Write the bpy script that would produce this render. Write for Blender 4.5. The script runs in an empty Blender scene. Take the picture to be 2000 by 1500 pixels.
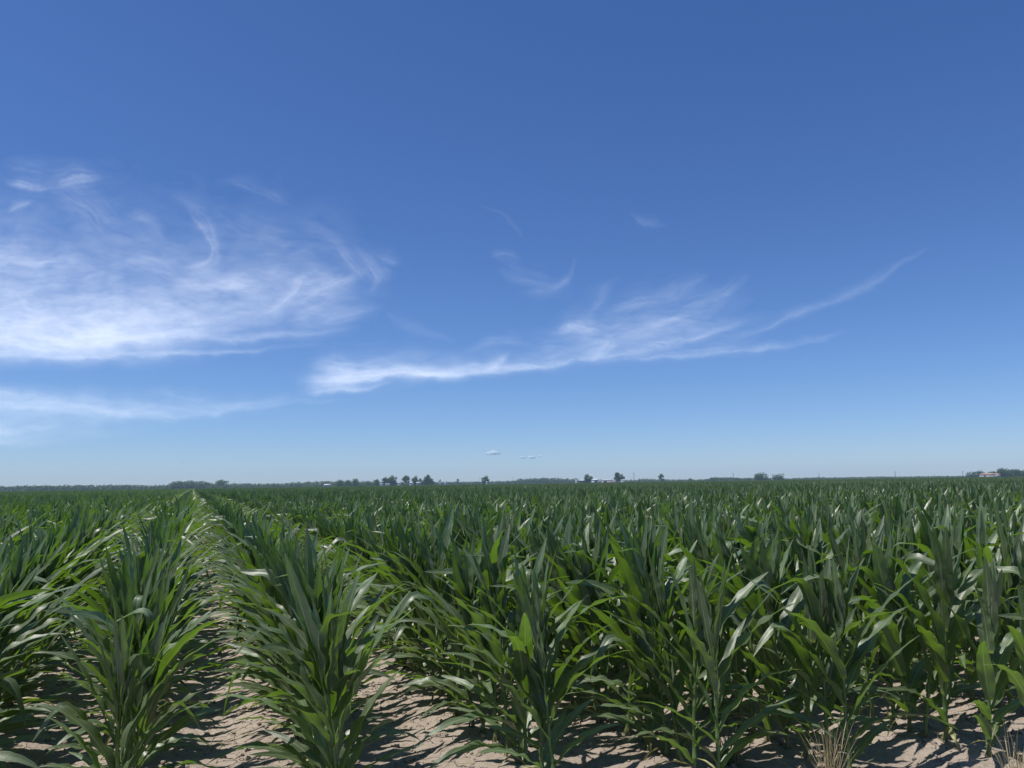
import bpy, math, random
import numpy as np
from mathutils import Vector, Matrix, Euler

# ------------------------------------------------------------------ camera, sky, sun, exposure
sc = bpy.context.scene
col = sc.collection
R = math.radians
F_PX = 1511.0                     # focal length in pixels of the 2000 px wide photograph
HEADING, PITCH, ROLL, CAM_H = R(22.3), R(7.33), R(0.83), 1.65
camd = bpy.data.cameras.new('camera'); camd.sensor_width = 36; camd.lens = F_PX / 2000 * 36
camd.clip_start = 0.05; camd.clip_end = 400000
cam = bpy.data.objects.new('camera', camd); col.objects.link(cam)
CAM_R = Matrix.Rotation(-HEADING, 3, 'Z') @ Matrix.Rotation(math.pi/2 + PITCH, 3, 'X') @ Matrix.Rotation(-ROLL, 3, 'Z')
cam.matrix_world = Matrix.Translation((0, 0, CAM_H)) @ CAM_R.to_4x4()
sc.camera = cam

SUN_EL, SUN_AZ = R(69), R(-82)    # azimuth from +Y (row direction) towards +X
w = bpy.data.worlds.new('World'); sc.world = w; w.use_nodes = True
nt = w.node_tree; nt.nodes.clear()
sky = nt.nodes.new('ShaderNodeTexSky'); sky.sky_type = 'NISHITA'; sky.sun_disc = False
sky.sun_elevation = SUN_EL; sky.sun_rotation = SUN_AZ
sky.altitude = 0; sky.air_density = 0.80; sky.dust_density = 0.2; sky.ozone_density = 2.0
# the camera's tone response to the clear sky, per channel
sp = nt.nodes.new('ShaderNodeSeparateColor'); cb = nt.nodes.new('ShaderNodeCombineColor'); nt.links.new(sky.outputs[0], sp.inputs[0])
for k, (g_, m_) in enumerate(((1.14, .573), (1.03, .835), (.91, 1.425))):
    pw = nt.nodes.new('ShaderNodeMath'); pw.operation = 'POWER'; pw.inputs[1].default_value = g_; nt.links.new(sp.outputs[k], pw.inputs[0])
    ml = nt.nodes.new('ShaderNodeMath'); ml.operation = 'MULTIPLY'; ml.inputs[1].default_value = m_; nt.links.new(pw.outputs[0], ml.inputs[0])
    nt.links.new(ml.outputs[0], cb.inputs[k])
bg = nt.nodes.new('ShaderNodeBackground'); bg.inputs['Strength'].default_value = 0.10
wo = nt.nodes.new('ShaderNodeOutputWorld')
nt.links.new(cb.outputs[0], bg.inputs[0]); nt.links.new(bg.outputs[0], wo.inputs[0])
sd = bpy.data.lights.new('sun', 'SUN'); sd.energy = 5.0; sd.angle = R(0.53); sd.color = (1.0, 0.955, 0.89)
sun = bpy.data.objects.new('sun', sd); col.objects.link(sun)
sdir = Vector((math.sin(SUN_AZ)*math.cos(SUN_EL), math.cos(SUN_AZ)*math.cos(SUN_EL), math.sin(SUN_EL)))
sun.rotation_euler = sdir.to_track_quat('Z', 'Y').to_euler(); sun.location = (0, 0, 60)
sc.view_settings.view_transform = 'Standard'; sc.view_settings.look = 'None'
sc.view_settings.exposure = 0.0; sc.view_settings.gamma = 1.0; sc.view_settings.use_curve_mapping = False
sc.cycles.max_bounces = 6; sc.cycles.diffuse_bounces = 3; sc.cycles.glossy_bounces = 2
sc.cycles.transmission_bounces = 4; sc.cycles.transparent_max_bounces = 12; sc.cycles.volume_bounces = 0

rng = np.random.default_rng(7); random.seed(7)

# ------------------------------------------------------------------ helpers
def tag(o, label=None, cat=None, group=None, kind=None):
    for k, v in (('label', label), ('category', cat), ('group', group), ('kind', kind)):
        if v: o[k] = v
    return o

def mesh(name, v, f, mats=(), uv=None, smooth=True, attrs=None, fm=None):
    me = bpy.data.meshes.new(name)
    v = np.asarray(v, dtype=np.float32); f = np.asarray(f, dtype=np.int32)
    n, k = f.shape
    me.vertices.add(len(v)); me.vertices.foreach_set('co', v.ravel())
    me.loops.add(n*k); me.loops.foreach_set('vertex_index', f.ravel())
    me.polygons.add(n); me.polygons.foreach_set('loop_start', np.arange(0, n*k, k, dtype=np.int32))
    me.polygons.foreach_set('loop_total', np.full(n, k, dtype=np.int32))
    if smooth: me.polygons.foreach_set('use_smooth', np.ones(n, dtype=bool))
    for m in mats: me.materials.append(m)
    if fm is not None: me.polygons.foreach_set('material_index', np.asarray(fm, dtype=np.int32))
    me.update(calc_edges=True)
    if uv is not None:
        l = me.uv_layers.new(name='UVMap'); l.data.foreach_set('uv', np.asarray(uv, dtype=np.float32)[f.ravel()].ravel())
    for an, av in (attrs or {}).items():
        a = me.attributes.new(an, 'FLOAT', 'POINT'); a.data.foreach_set('value', np.asarray(av, dtype=np.float32))
    return me

def link(name, me, parent=None, loc=None, rz=0):
    o = bpy.data.objects.new(name, me); col.objects.link(o)
    if parent: o.parent = parent
    if loc is not None: o.location = loc
    if rz: o.rotation_euler = (0, 0, rz)
    return o

def empty(name, loc, rz=0):
    o = bpy.data.objects.new(name, None); col.objects.link(o); o.location = loc; o.rotation_euler = (0, 0, rz); o.empty_display_size = .1
    return o

def direction(x, y):              # direction of a point measured in the photograph
    d = CAM_R @ Vector(((x - 1000)/F_PX, (750 - y)/F_PX, -1)); d.normalize(); return d

def on_ground(x, D, z=0.0):       # point D metres away whose bearing was measured at column x of the horizon
    d = direction(x, 959 - .0145*x); h = math.hypot(d.x, d.y)
    return Vector((d.x/h*D, d.y/h*D, z))

def rise(x, y, D):                # height above the ground of something seen at (x, y) and D metres away
    d = direction(x, y); return CAM_H + D*d.z/math.hypot(d.x, d.y)

# value noise in 2D with numpy
def vnoise(x, y, seed=0):
    xi = np.floor(x).astype(np.int64); yi = np.floor(y).astype(np.int64)
    xf = x - xi; yf = y - yi
    xf = xf*xf*(3-2*xf); yf = yf*yf*(3-2*yf)
    def h(a, b):
        n = (a*374761393 + b*668265263 + seed*982451653) & 0xffffffff
        n = ((n ^ (n >> 13))*1274126177) & 0xffffffff
        n = n ^ (n >> 16)
        return (n & 0xffff)/65535.0
    return (h(xi, yi)*(1-xf) + h(xi+1, yi)*xf)*(1-yf) + (h(xi, yi+1)*(1-xf) + h(xi+1, yi+1)*xf)*yf
def fbm(x, y, o=4, seed=0, g=.5):
    s = 0; a = 1; t = 0
    for i in range(o):
        s = s + a*vnoise(x*2**i, y*2**i, seed+i*17); t += a; a *= g
    return s/t

class NB:                          # small node helper
    def __init__(s, name):
        s.m = bpy.data.materials.new(name); s.m.use_nodes = True; s.t = s.m.node_tree; s.t.nodes.clear()
        s.out = s.t.nodes.new('ShaderNodeOutputMaterial')
    def n(s, ty, ins=None, **kw):
        nd = s.t.nodes.new(ty)
        for k, v in kw.items(): setattr(nd, k, v)
        for k, v in (ins or {}).items():
            if isinstance(v, bpy.types.NodeSocket): s.t.links.new(v, nd.inputs[k])
            else: nd.inputs[k].default_value = v
        return nd
    def math(s, op, a, b=0.0, c=0.0, clamp=False):
        return s.n('ShaderNodeMath', {0: a, 1: b, 2: c}, operation=op, use_clamp=clamp).outputs[0]
    def mix(s, f, a, b, bt='MIX'):
        return s.n('ShaderNodeMix', {0: f, 6: a, 7: b}, data_type='RGBA', blend_type=bt).outputs[2]
    def surf(s, sh): s.t.links.new(sh, s.out.inputs['Surface'])
def C(r, g, b): return (r, g, b, 1.0)

# ------------------------------------------------------------------ materials
def leaf_material(name, base, base2, trans, midrib, blotch=C(.30,.27,.10), blotch_at=.78, tw=.42):
    b = NB(name)
    uv = b.n('ShaderNodeUVMap').outputs[0]
    sep = b.n('ShaderNodeSeparateXYZ', {0: uv})
    u, v = sep.outputs[0], sep.outputs[1]
    info = b.n('ShaderNodeObjectInfo').outputs['Random']
    pos = b.n('ShaderNodeTexCoord').outputs['Object']
    noi = b.n('ShaderNodeTexNoise', {'Vector': pos, 'Scale': 9.0, 'Detail': 4.0}).outputs[0]
    c = b.mix(noi, base, base2)
    du = b.math('ABSOLUTE', b.math('SUBTRACT', u, .5))
    # veins run along the blade
    vn = b.n('ShaderNodeTexNoise', {'Vector': b.n('ShaderNodeCombineXYZ', {0: b.math('MULTIPLY', u, 26.0), 1: b.math('MULTIPLY', v, 1.5), 2: info}).outputs[0], 'Scale': 1.0, 'Detail': 2.0}).outputs[0]
    c = b.mix(b.math('MULTIPLY', b.math('SUBTRACT', vn, .45, clamp=True), 1.6, clamp=True), c, midrib)
    mr = b.n('ShaderNodeMapRange', {0: du, 1: .026, 2: .060, 3: .85, 4: 0.0}).outputs[0]
    mr = b.math('MULTIPLY', mr, b.n('ShaderNodeMapRange', {0: v, 1: .55, 2: .95, 3: 1.0, 4: .2}).outputs[0])
    c = b.mix(mr, c, midrib)
    col_ = b.n('ShaderNodeMapRange', {0: v, 1: .012, 2: .05, 3: 1.0, 4: 0.0}).outputs[0]
    c = b.mix(col_, c, C(.26, .33, .07))
    bl = b.n('ShaderNodeTexNoise', {'Vector': pos, 'Scale': 23.0, 'Detail': 5.0, 'Roughness': .7}).outputs[0]
    blm = b.n('ShaderNodeMapRange', {0: bl, 1: blotch_at-.06, 2: blotch_at, 3: 0.0, 4: .8}).outputs[0]
    tip = b.n('ShaderNodeMapRange', {0: b.math('ADD', v, b.math('MULTIPLY', bl, .05)), 1: .985, 2: 1.03, 3: 0.0, 4: .9}).outputs[0]
    c = b.mix(b.math('MAXIMUM', blm, tip), c, blotch)
    hv = b.n('ShaderNodeHueSaturation', {'Hue': b.math('ADD', .488, b.math('MULTIPLY', info, .02)), 'Saturation': 1.0,
                                         'Value': b.math('ADD', .70, b.math('MULTIPLY', info, .60)), 'Color': c}).outputs[0]
    bump_h = b.math('ADD', b.math('MULTIPLY', vn, .5), b.math('MULTIPLY', b.n('ShaderNodeTexNoise', {'Vector': pos, 'Scale': 55.0, 'Detail': 2.0}).outputs[0], .5))
    bump = b.n('ShaderNodeBump', {'Strength': .35, 'Distance': .004, 'Height': bump_h}).outputs[0]
    rough = b.n('ShaderNodeMapRange', {0: noi, 1: .3, 2: .7, 3: .34, 4: .52}).outputs[0]
    p = b.n('ShaderNodeBsdfPrincipled', {'Base Color': hv, 'Roughness': rough, 'Normal': bump, 'Specular IOR Level': .75})
    tc = b.mix(mr, trans, C(trans[0]*1.3, trans[1]*1.1, trans[2]*1.5))
    tr = b.n('ShaderNodeBsdfTranslucent', {'Color': b.n('ShaderNodeHueSaturation', {'Value': b.math('ADD', .8, b.math('MULTIPLY', noi, .4)), 'Color': tc}).outputs[0]})
    mx = b.n('ShaderNodeMixShader', {0: tw, 1: p.outputs[0], 2: tr.outputs[0]})
    b.surf(mx.outputs[0]); return b.m

M_leaf = leaf_material('corn_leaf', C(.062,.099,.046), C(.104,.147,.071), C(.20,.39,.012), C(.29,.35,.20), tw=.30)
M_dry = leaf_material('dry_leaf', C(.30,.27,.12), C(.20,.24,.08), C(.35,.32,.10), C(.45,.38,.2), tw=.3)

def stalk_material():
    b = NB('corn_stalk')
    pos = b.n('ShaderNodeTexCoord').outputs['Object']
    z = b.n('ShaderNodeSeparateXYZ', {0: pos}).outputs[2]
    noi = b.n('ShaderNodeTexNoise', {'Vector': b.n('ShaderNodeMapping', {'Vector': pos, 'Scale': (120, 120, 6)}).outputs[0], 'Scale': 1.0, 'Detail': 3.0}).outputs[0]
    c = b.mix(noi, C(.060,.115,.028), C(.115,.19,.052))
    low = b.n('ShaderNodeMapRange', {0: z, 1: .02, 2: .10, 3: .75, 4: 0.0}).outputs[0]
    c = b.mix(b.math('MULTIPLY', low, noi), c, C(.26,.17,.10))
    bump = b.n('ShaderNodeBump', {'Strength': .3, 'Distance': .002, 'Height': noi}).outputs[0]
    b.surf(b.n('ShaderNodeBsdfPrincipled', {'Base Color': c, 'Roughness': .5, 'Normal': bump}).outputs[0]); return b.m
M_stalk = stalk_material()

def plain(name, c1, c2, scale=8, rough=.7, bump=.0, coord='Object', metal=0.0, dist=.01):
    b = NB(name)
    pos = b.n('ShaderNodeTexCoord').outputs[coord]
    n1 = b.n('ShaderNodeTexNoise', {'Vector': pos, 'Scale': scale, 'Detail': 5.0}).outputs[0]
    cr = b.n('ShaderNodeMapRange', {0: n1, 1: .3, 2: .7}).outputs[0]
    ins = {'Base Color': b.mix(cr, c1, c2), 'Roughness': rough, 'Metallic': metal}
    if bump: ins['Normal'] = b.n('ShaderNodeBump', {'Strength': bump, 'Distance': dist, 'Height': n1}).outputs[0]
    b.surf(b.n('ShaderNodeBsdfPrincipled', ins).outputs[0]); return b.m
M_tassel = plain('tassel', C(.42,.38,.16), C(.28,.32,.10), 60, .7)
M_straw = plain('dry_grass_blade', C(.46,.36,.20), C(.36,.33,.16), 14, .7)
M_weed = plain('weed_blade', C(.10,.13,.045), C(.24,.22,.10), 14, .7)
M_bark = plain('bark', C(.10,.08,.06), C(.17,.14,.11), 2, .9)
M_wood_pole = plain('pole_wood', C(.12,.09,.07), C(.18,.14,.11), 3, .9)
M_white = plain('white_metal_sheet', C(.72,.73,.74), C(.80,.80,.80), .6, .45)
M_roofgrey = plain('galvanised_roof', C(.50,.52,.54), C(.64,.65,.66), .5, .4)
M_wall = plain('pale_wall', C(.45,.44,.41), C(.56,.55,.52), .5, .8)
M_tan = plain('tan_roof', C(.48,.26,.17), C(.58,.36,.26), .5, .7)
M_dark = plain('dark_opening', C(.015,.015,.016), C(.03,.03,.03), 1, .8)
M_bird = plain('feathers', C(.02,.02,.02), C(.04,.035,.03), 20, .7)

def tree_leaf(name, c1, c2):
    b = NB(name)
    pos = b.n('ShaderNodeTexCoord').outputs['Object']
    n1 = b.n('ShaderNodeTexNoise', {'Vector': pos, 'Scale': .8, 'Detail': 3.0}).outputs[0]
    n1 = b.n('ShaderNodeMapRange', {0: n1, 1: .3, 2: .7}).outputs[0]
    c = b.mix(n1, c1, c2)
    p = b.n('ShaderNodeBsdfPrincipled', {'Base Color': c, 'Roughness': .6})
    t = b.n('ShaderNodeBsdfTranslucent', {'Color': b.mix(1.0, c, C(1.3, 1.5, .6), 'MULTIPLY')})
    b.surf(b.n('ShaderNodeMixShader', {0: .3, 1: p.outputs[0], 2: t.outputs[0]}).outputs[0]); return b.m
M_tree = [tree_leaf('foliage_dark', C(.036,.074,.022), C(.074,.130,.036)), tree_leaf('foliage_mid', C(.054,.102,.028), C(.104,.165,.048)),
          tree_leaf('foliage_grey', C(.060,.096,.040), C(.106,.150,.062))]

def soil():
    b = NB('sandy_soil')
    pos = b.n('ShaderNodeNewGeometry').outputs['Position']
    big = b.n('ShaderNodeTexNoise', {'Vector': pos, 'Scale': 1.3, 'Detail': 5.0, 'Roughness': .6}).outputs[0]
    mid = b.n('ShaderNodeTexNoise', {'Vector': pos, 'Scale': 16.0, 'Detail': 6.0, 'Roughness': .65}).outputs[0]
    fine = b.n('ShaderNodeTexNoise', {'Vector': pos, 'Scale': 140.0, 'Detail': 4.0, 'Roughness': .7}).outputs[0]
    c = b.mix(b.n('ShaderNodeMapRange', {0: big, 1: .35, 2: .65}).outputs[0], C(.355,.288,.232), C(.455,.382,.318))
    c = b.mix(b.n('ShaderNodeMapRange', {0: mid, 1: .35, 2: .7, 4: .55}).outputs[0], c, C(.53,.46,.39))
    c = b.mix(b.n('ShaderNodeMapRange', {0: fine, 1: .25, 2: .5, 3: .55, 4: 0.0}).outputs[0], c, C(.22,.155,.11))
    wpos = b.n('ShaderNodeVectorMath', {0: pos, 1: b.n('ShaderNodeVectorMath', {0: b.n('ShaderNodeTexNoise', {'Vector': pos, 'Scale': 9.0, 'Detail': 3.0}).outputs[1], 3: .12}, operation='SCALE').outputs[0]}, operation='ADD').outputs[0]
    vor = b.n('ShaderNodeTexVoronoi', {'Vector': wpos, 'Scale': 8.5, 'Randomness': 1.0}, feature='DISTANCE_TO_EDGE').outputs['Distance']
    cw = b.n('ShaderNodeMapRange', {0: b.n('ShaderNodeTexNoise', {'Vector': pos, 'Scale': 2.7}).outputs[0], 1: .45, 2: .7, 3: .004, 4: .03}).outputs[0]
    crack = b.n('ShaderNodeMapRange', {0: vor, 1: 0.0, 2: cw, 3: 1.0, 4: 0.0}).outputs[0]
    c = b.mix(b.math('MULTIPLY', crack, .7), c, C(.17,.12,.085))
    h = b.math('ADD', b.math('MULTIPLY', mid, 1.0), b.math('ADD', b.math('MULTIPLY', fine, .35), b.math('MULTIPLY', crack, -.7)))
    bump = b.n('ShaderNodeBump', {'Strength': 1.0, 'Distance': .030, 'Height': h}).outputs[0]
    b.surf(b.n('ShaderNodeBsdfPrincipled', {'Base Color': c, 'Roughness': .95, 'Normal': bump, 'Specular IOR Level': .15}).outputs[0]); return b.m
M_soil = soil()

# ------------------------------------------------------------------ rows and ground
ROW_A, ROW_B = -0.28, 0.68
rows = {-0.28: 3.95, 0.68: 3.72, 1.79: 3.85, 2.62: 3.62, 3.36: 3.42, 4.30: 3.0, 5.25: 3.35}    # row -> where it starts
x = 6.2
while x < 130: rows[round(x, 3)] = 3.3 + .1*math.sin(x*3); x += .95
x = -1.22
while x > -60: rows[round(x, 3)] = 4.2 + .1*math.sin(x*5); x -= .93
row_xs = np.array(sorted(rows))

def gz(x, y):
    x = np.asarray(x, dtype=float); y = np.asarray(y, dtype=float)
    near = (np.abs(x) < 60) & (y > -10) & (y < 60)
    i = np.clip(np.searchsorted(row_xs, x), 1, len(row_xs)-1)
    d = np.minimum(np.abs(x-row_xs[i]), np.abs(x-row_xs[i-1]))
    bed = .05*np.clip(1-(d/.42)**2, 0, 1)*np.clip((y-1.5)/2.0, 0, 1)
    n = .035*(fbm(x*1.7, y*1.7, 3, 3)-.5) + .022*(fbm(x*7, y*7, 3, 5)-.5) + .026*(fbm(x*22, y*22, 2, 9)-.5)
    return np.where(near, bed + n, 0.0)

def axis(a, b, step, lo, hi, g=1.16):
    m = list(np.arange(a, b, step)); s = step; v = b
    while v < hi: m.append(v); s *= g; v += s
    m.append(hi); s = step; v = a - step
    while v > lo: m.insert(0, v); s *= g; v -= s
    m.insert(0, lo); return np.array(m)
gx = axis(-2.6, 7.6, .026, -1790, 1790); gy = axis(2.6, 8.6, .026, -60, 1790)
X, Y = np.meshgrid(gx, gy); Z = gz(X, Y)
n1, n2 = len(gx), len(gy)
idx = np.arange(n1*n2).reshape(n2, n1)
gf = np.stack([idx[:-1, :-1], idx[:-1, 1:], idx[1:, 1:], idx[1:, :-1]], -1).reshape(-1, 4)
g = link('ground', mesh('ground', np.stack([X, Y, Z], -1).reshape(-1, 3), gf, [M_soil])); tag(g, kind='structure')

# clods and crumbs of soil lying on the ground
cv, cf = [], []; k = 0
base = np.array([(1,0,0),(-1,0,0),(0,1,0),(0,-1,0),(0,0,1),(0,0,-1)], float)
bf = np.array([(0,2,4),(2,1,4),(1,3,4),(3,0,4),(2,0,5),(1,2,5),(3,1,5),(0,3,5)])
n = 12000
cx = rng.uniform(-2.2, 8.5, n); cy = rng.uniform(3.0, 9.0, n); cr = .003 + .021*rng.random(n)**4.5; cz = gz(cx, cy)
for i in range(n):
    v = base*cr[i]*rng.uniform(.6, 1.3, (6, 3)) @ np.array(Euler(rng.uniform(0, 6, 3)).to_matrix()) + (cx[i], cy[i], cz[i] + cr[i]*.3)
    cv.append(v); cf.append(bf + 6*i)
tag(link('soil_clods', mesh('soil_clods', np.concatenate(cv), np.concatenate(cf), [M_soil], smooth=False)), kind='stuff')

# bits of old stubble and straw
n = 1500; sv, sf = [], []
for i in range(n):
    x, y = rng.uniform(-2, 8), rng.uniform(3.2, 8.5); L = rng.uniform(.015, .05) if rng.random() < .8 else rng.uniform(.06, .16); a = rng.uniform(0, 6.28); r = rng.uniform(.0012, .003)
    z = float(gz(x, y)) + r + .003
    d = np.array([math.cos(a), math.sin(a), rng.uniform(-.1, .15)])*L; s = np.array([-math.sin(a), math.cos(a), 0])*r; u = np.array([0, 0, r])
    p = np.array([x, y, z]); q = p + d
    sv += [p-s, p+u, p+s, q-s, q+u, q+s]; b0 = 6*i
    sf += [(b0, b0+1, b0+4, b0+3), (b0+1, b0+2, b0+5, b0+4), (b0+2, b0, b0+3, b0+5)]
tag(link('stubble', mesh('stubble', sv, sf, [M_straw], smooth=False)), kind='stuff')

# ------------------------------------------------------------------ corn leaves
def leaf_params(cls, r):
    p = {}
    if cls == 'whorl': p.update(L=r.uniform(.40,.58), W=r.uniform(.074,.106), a=r.uniform(2,10), b=r.uniform(4,20), e=1.5, fold=.65)
    if cls == 'upper': p.update(L=r.uniform(.56,.74), W=r.uniform(.100,.132), a=r.uniform(4,14), b=r.uniform(10,38), e=1.7, fold=.45)
    if cls == 'mid':   p.update(L=r.uniform(.70,.92), W=r.uniform(.098,.128), a=r.uniform(13,31), b=r.uniform(42,94), e=1.45, fold=.38)
    if cls == 'low':   p.update(L=r.uniform(.50,.80), W=r.uniform(.066,.094), a=r.uniform(28,54), b=r.uniform(80,140), e=1.2, fold=.32)
    if cls == 'dead':  p.update(L=r.uniform(.20,.36), W=r.uniform(.022,.038), a=r.uniform(60,80), b=r.uniform(130,165), e=.8, fold=.5)
    p['kink'] = (r.uniform(.5,.75), r.uniform(50,115)) if (cls in ('upper','mid','whorl') and r.random() < .08) else None
    p['tw'] = r.normal(0, {'whorl': .5, 'upper': .55, 'mid': .45, 'low': .8, 'dead': 1.6}[cls]); p['side'] = r.normal(0, .22)
    p['wav'] = r.uniform(.14,.30)*(1.5 if cls in ('mid','low') else 1.0); p['k'] = r.uniform(2.6,4.6); p['ph'] = r.uniform(0,6.28,2)
    return p

def leaf_geo(p, seg, cols):
    ts = np.linspace(0, 1, seg+1)
    phi = np.radians(p['a'] + (p['b']-p['a'])*ts**p['e'])
    if p['kink']: phi = phi + np.radians(p['kink'][1])/(1+np.exp(-(ts-p['kink'][0])*45))
    phi = np.minimum(phi, R(172))
    psi = p['side']*ts**1.5
    T = np.stack([np.sin(phi)*np.cos(psi), np.sin(phi)*np.sin(psi), np.cos(phi)], -1)
    pos = np.concatenate([[[0,0,0]], np.cumsum((T[1:]+T[:-1])/2*(p['L']/seg), 0)])
    side = np.stack([-np.sin(psi), np.cos(psi), np.zeros_like(psi)], -1)
    N = np.cross(T, side)
    tw = (p['tw']*ts**1.3)[:, None]
    S = side*np.cos(tw) + N*np.sin(tw); N = np.cross(T, S)
    wd = np.where(ts < .34, 1 - .52*(1-ts/.34)**2.0, np.clip((1-ts)/.66, 0, 1)**.72)*p['W']*.5
    wd = np.maximum(wd, .0012)
    us = np.linspace(-1, 1, cols)
    fold = p['fold']*(1-.62*ts)
    env = np.clip(ts/.08, 0, 1)*np.clip((1-ts)/.35, 0, 1)**.6
    V = []
    for j, u in enumerate(us):
        au = abs(u)
        wob = p['wav']*wd*au**1.6*env*np.sin(6.283*p['k']*ts*(1+.25*ts) + p['ph'][0 if u < 0 else 1])
        V.append(pos + S*(u*wd*np.cos(fold))[:, None] + N*((au*wd*np.sin(fold)) + wob)[:, None])
    V = np.stack(V, 1).reshape(-1, 3)
    uv = np.stack(np.meshgrid((us+1)/2, ts), -1).reshape(-1, 2)
    ii = np.arange((seg+1)*cols).reshape(seg+1, cols)
    f = np.stack([ii[:-1,:-1], ii[:-1,1:], ii[1:,1:], ii[1:,:-1]], -1).reshape(-1, 4)
    return V, f, uv

def limb(p, q, r0, r1, n=6):
    p, q = np.array(p, float), np.array(q, float); ax = q-p; ax /= np.linalg.norm(ax)
    u = np.cross(ax, (0.3, 1, 0.2)); u /= np.linalg.norm(u); v = np.cross(ax, u); a = np.linspace(0, 2*math.pi, n, endpoint=False)
    ring = np.cos(a)[:, None]*u + np.sin(a)[:, None]*v
    V = np.concatenate([p+ring*r0, q+ring*r1]); f = np.array([(i, (i+1) % n, n+(i+1) % n, n+i) for i in range(n)]); return V, f

def tube(pts, rad, n=8):
    V = []; pts = np.asarray(pts); m = len(pts)
    for i, (p, r) in enumerate(zip(pts, rad)):
        a = np.linspace(0, 2*math.pi, n, endpoint=False)
        V.append(np.stack([p[0]+r*np.cos(a), p[1]+r*np.sin(a), np.full(n, p[2])], -1))
    V = np.concatenate(V); ii = np.arange(m*n).reshape(m, n)
    f = np.stack([ii[:-1], np.roll(ii[:-1], -1, 1), np.roll(ii[1:], -1, 1), ii[1:]], -1).reshape(-1, 4)
    uv = np.stack([np.full(len(V), .3), V[:, 2]*0+.4], -1)
    return V, f, uv

def stalk_geo(seed, sides=8, coarse=False):
    r = np.random.default_rng(seed); H = .86
    nodes = [.03, .10, .19, .30, .42, .54, .66, .76, .84]
    pts, rad = [(0, 0, -.06), (0, 0, 0)], [.0125, .0140]
    if coarse: nodes = [.3, .84]
    for i, z in enumerate(nodes):
        rr = .0145*(1-.45*z/H)
        dx, dy = (r.normal(0, .004, 2) if not coarse else (0, 0))
        if coarse: pts.append((dx, dy, z)); rad.append(rr)
        else:
            pts += [(dx, dy, z-.012), (dx, dy, z), (dx, dy, z+.010)]; rad += [rr*.90, rr*1.22, rr*1.02]
    pts.append((0, 0, H+.05)); rad.append(.006)
    V, F, U = tube(pts, rad, sides)
    if not coarse and sides > 6:      # prop roots gripping the soil
        Vs, Fs = [V], [F]; o = len(V)
        for k in range(7):
            a = k*.9 + r.uniform(-.2, .2); q = r.uniform(.026, .042)
            v, f = limb((.010*math.cos(a), .010*math.sin(a), r.uniform(.03, .055)), (q*math.cos(a), q*math.sin(a), -.02), .0034, .0026, 5)
            Vs.append(v); Fs.append(f+o); o += len(v)
        V = np.concatenate(Vs); F = np.concatenate(Fs); U = np.stack([np.full(len(V), .3), V[:, 2]*0+.4], -1)
    return V, F, U

def tassel_geo(seed):
    r = np.random.default_rng(seed); V, F, U = [], [], []; o = 0
    for k in range(4):
        a = r.uniform(0, 6.28); lean = 0 if k == 0 else r.uniform(.08, .22); L = .26 if k == 0 else r.uniform(.13, .2)
        zz = np.linspace(0, L, 14); pts = np.stack([np.cos(a)*lean*zz, np.sin(a)*lean*zz, zz], -1)
        rad = .0035 + .0022*np.abs(np.sin(np.arange(14)*1.9)); rad[-1] = .001
        v, f, u = tube(pts, rad, 5); V.append(v); F.append(f+o); U.append(u); o += len(v)
    return np.concatenate(V), np.concatenate(F), np.concatenate(U)

CLS = ['whorl', 'upper', 'mid', 'low', 'dead']
NLIB = {'whorl': 22, 'upper': 32, 'mid': 34, 'low': 22, 'dead': 8}
lib = {c: [leaf_params(c, np.random.default_rng(1000*ci+i)) for i in range(NLIB[c])] for ci, c in enumerate(CLS)}
LEAFMESH = {c: [mesh('leaf', *leaf_geo(p, 18, 7)[:2], [M_dry if c == 'dead' else M_leaf], uv=leaf_geo(p, 18, 7)[2]) for p in lib[c]] for c in CLS}
STALKMESH = [mesh('stalk', *stalk_geo(s)[:2], [M_stalk], uv=stalk_geo(s)[2]) for s in range(6)]
TASSELMESH = [mesh('tassel', *tassel_geo(s)[:2], [M_tassel], uv=tassel_geo(s)[2]) for s in range(3)]

def plant_spec(r):
    """list of (class, index, height on the stalk, azimuth, scale) for the leaves of one plant about 1.42 m tall"""
    a0 = r.normal(0, .36) + (math.pi if r.random() < .5 else 0)
    L = []; i = 0
    for cls, zs in (('low', [.08, .14, .20, .26]), ('mid', [.32, .40, .48, .57, .65]), ('upper', [.72, .77, .82]), ('whorl', [.86, .88, .90])):
        for z in zs:
            if cls == 'low' and r.random() < .2: i += 1; continue
            a = a0 + math.pi*i + r.normal(0, .34 if cls != 'whorl' else .8)
            L.append((cls, int(r.integers(NLIB[cls])), z + r.normal(0, .012), a, r.uniform(.88, 1.1))); i += 1
    for q in range(2):
        if r.random() < .6: L.append(('dead', int(r.integers(NLIB['dead'])), .045+.05*q, a0 + math.pi*q + r.normal(0, .9), r.uniform(.7, 1.2)))
    return L

def joined_plant(r, seg, cols, sides, coarse=False, drop=0.0, widen=1.0):
    v, f, u = stalk_geo(int(r.integers(1000)), sides, coarse)
    V, F, U, FM = [v], [f], [u], [np.full(len(f), 1)]; o = len(v)
    for (c, i, z, a, s) in plant_spec(r):
        if c == 'dead' and coarse: continue
        if c == 'low' and r.random() < drop: continue
        p = dict(lib[c][i]); p['W'] *= widen
        v, f, u = leaf_geo(p, seg, cols); ca, sa = math.cos(a), math.sin(a)
        v = v*s @ np.array([[ca, sa, 0], [-sa, ca, 0], [0, 0, 1]]) + (.008*ca, .008*sa, z)
        V.append(v); F.append(f+o); U.append(u); FM.append(np.full(len(f), 2 if c == 'dead' else 0)); o += len(v)
    return np.concatenate(V), np.concatenate(F), np.concatenate(U), np.concatenate(FM)
MATS = [M_leaf, M_stalk, M_dry]

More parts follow.
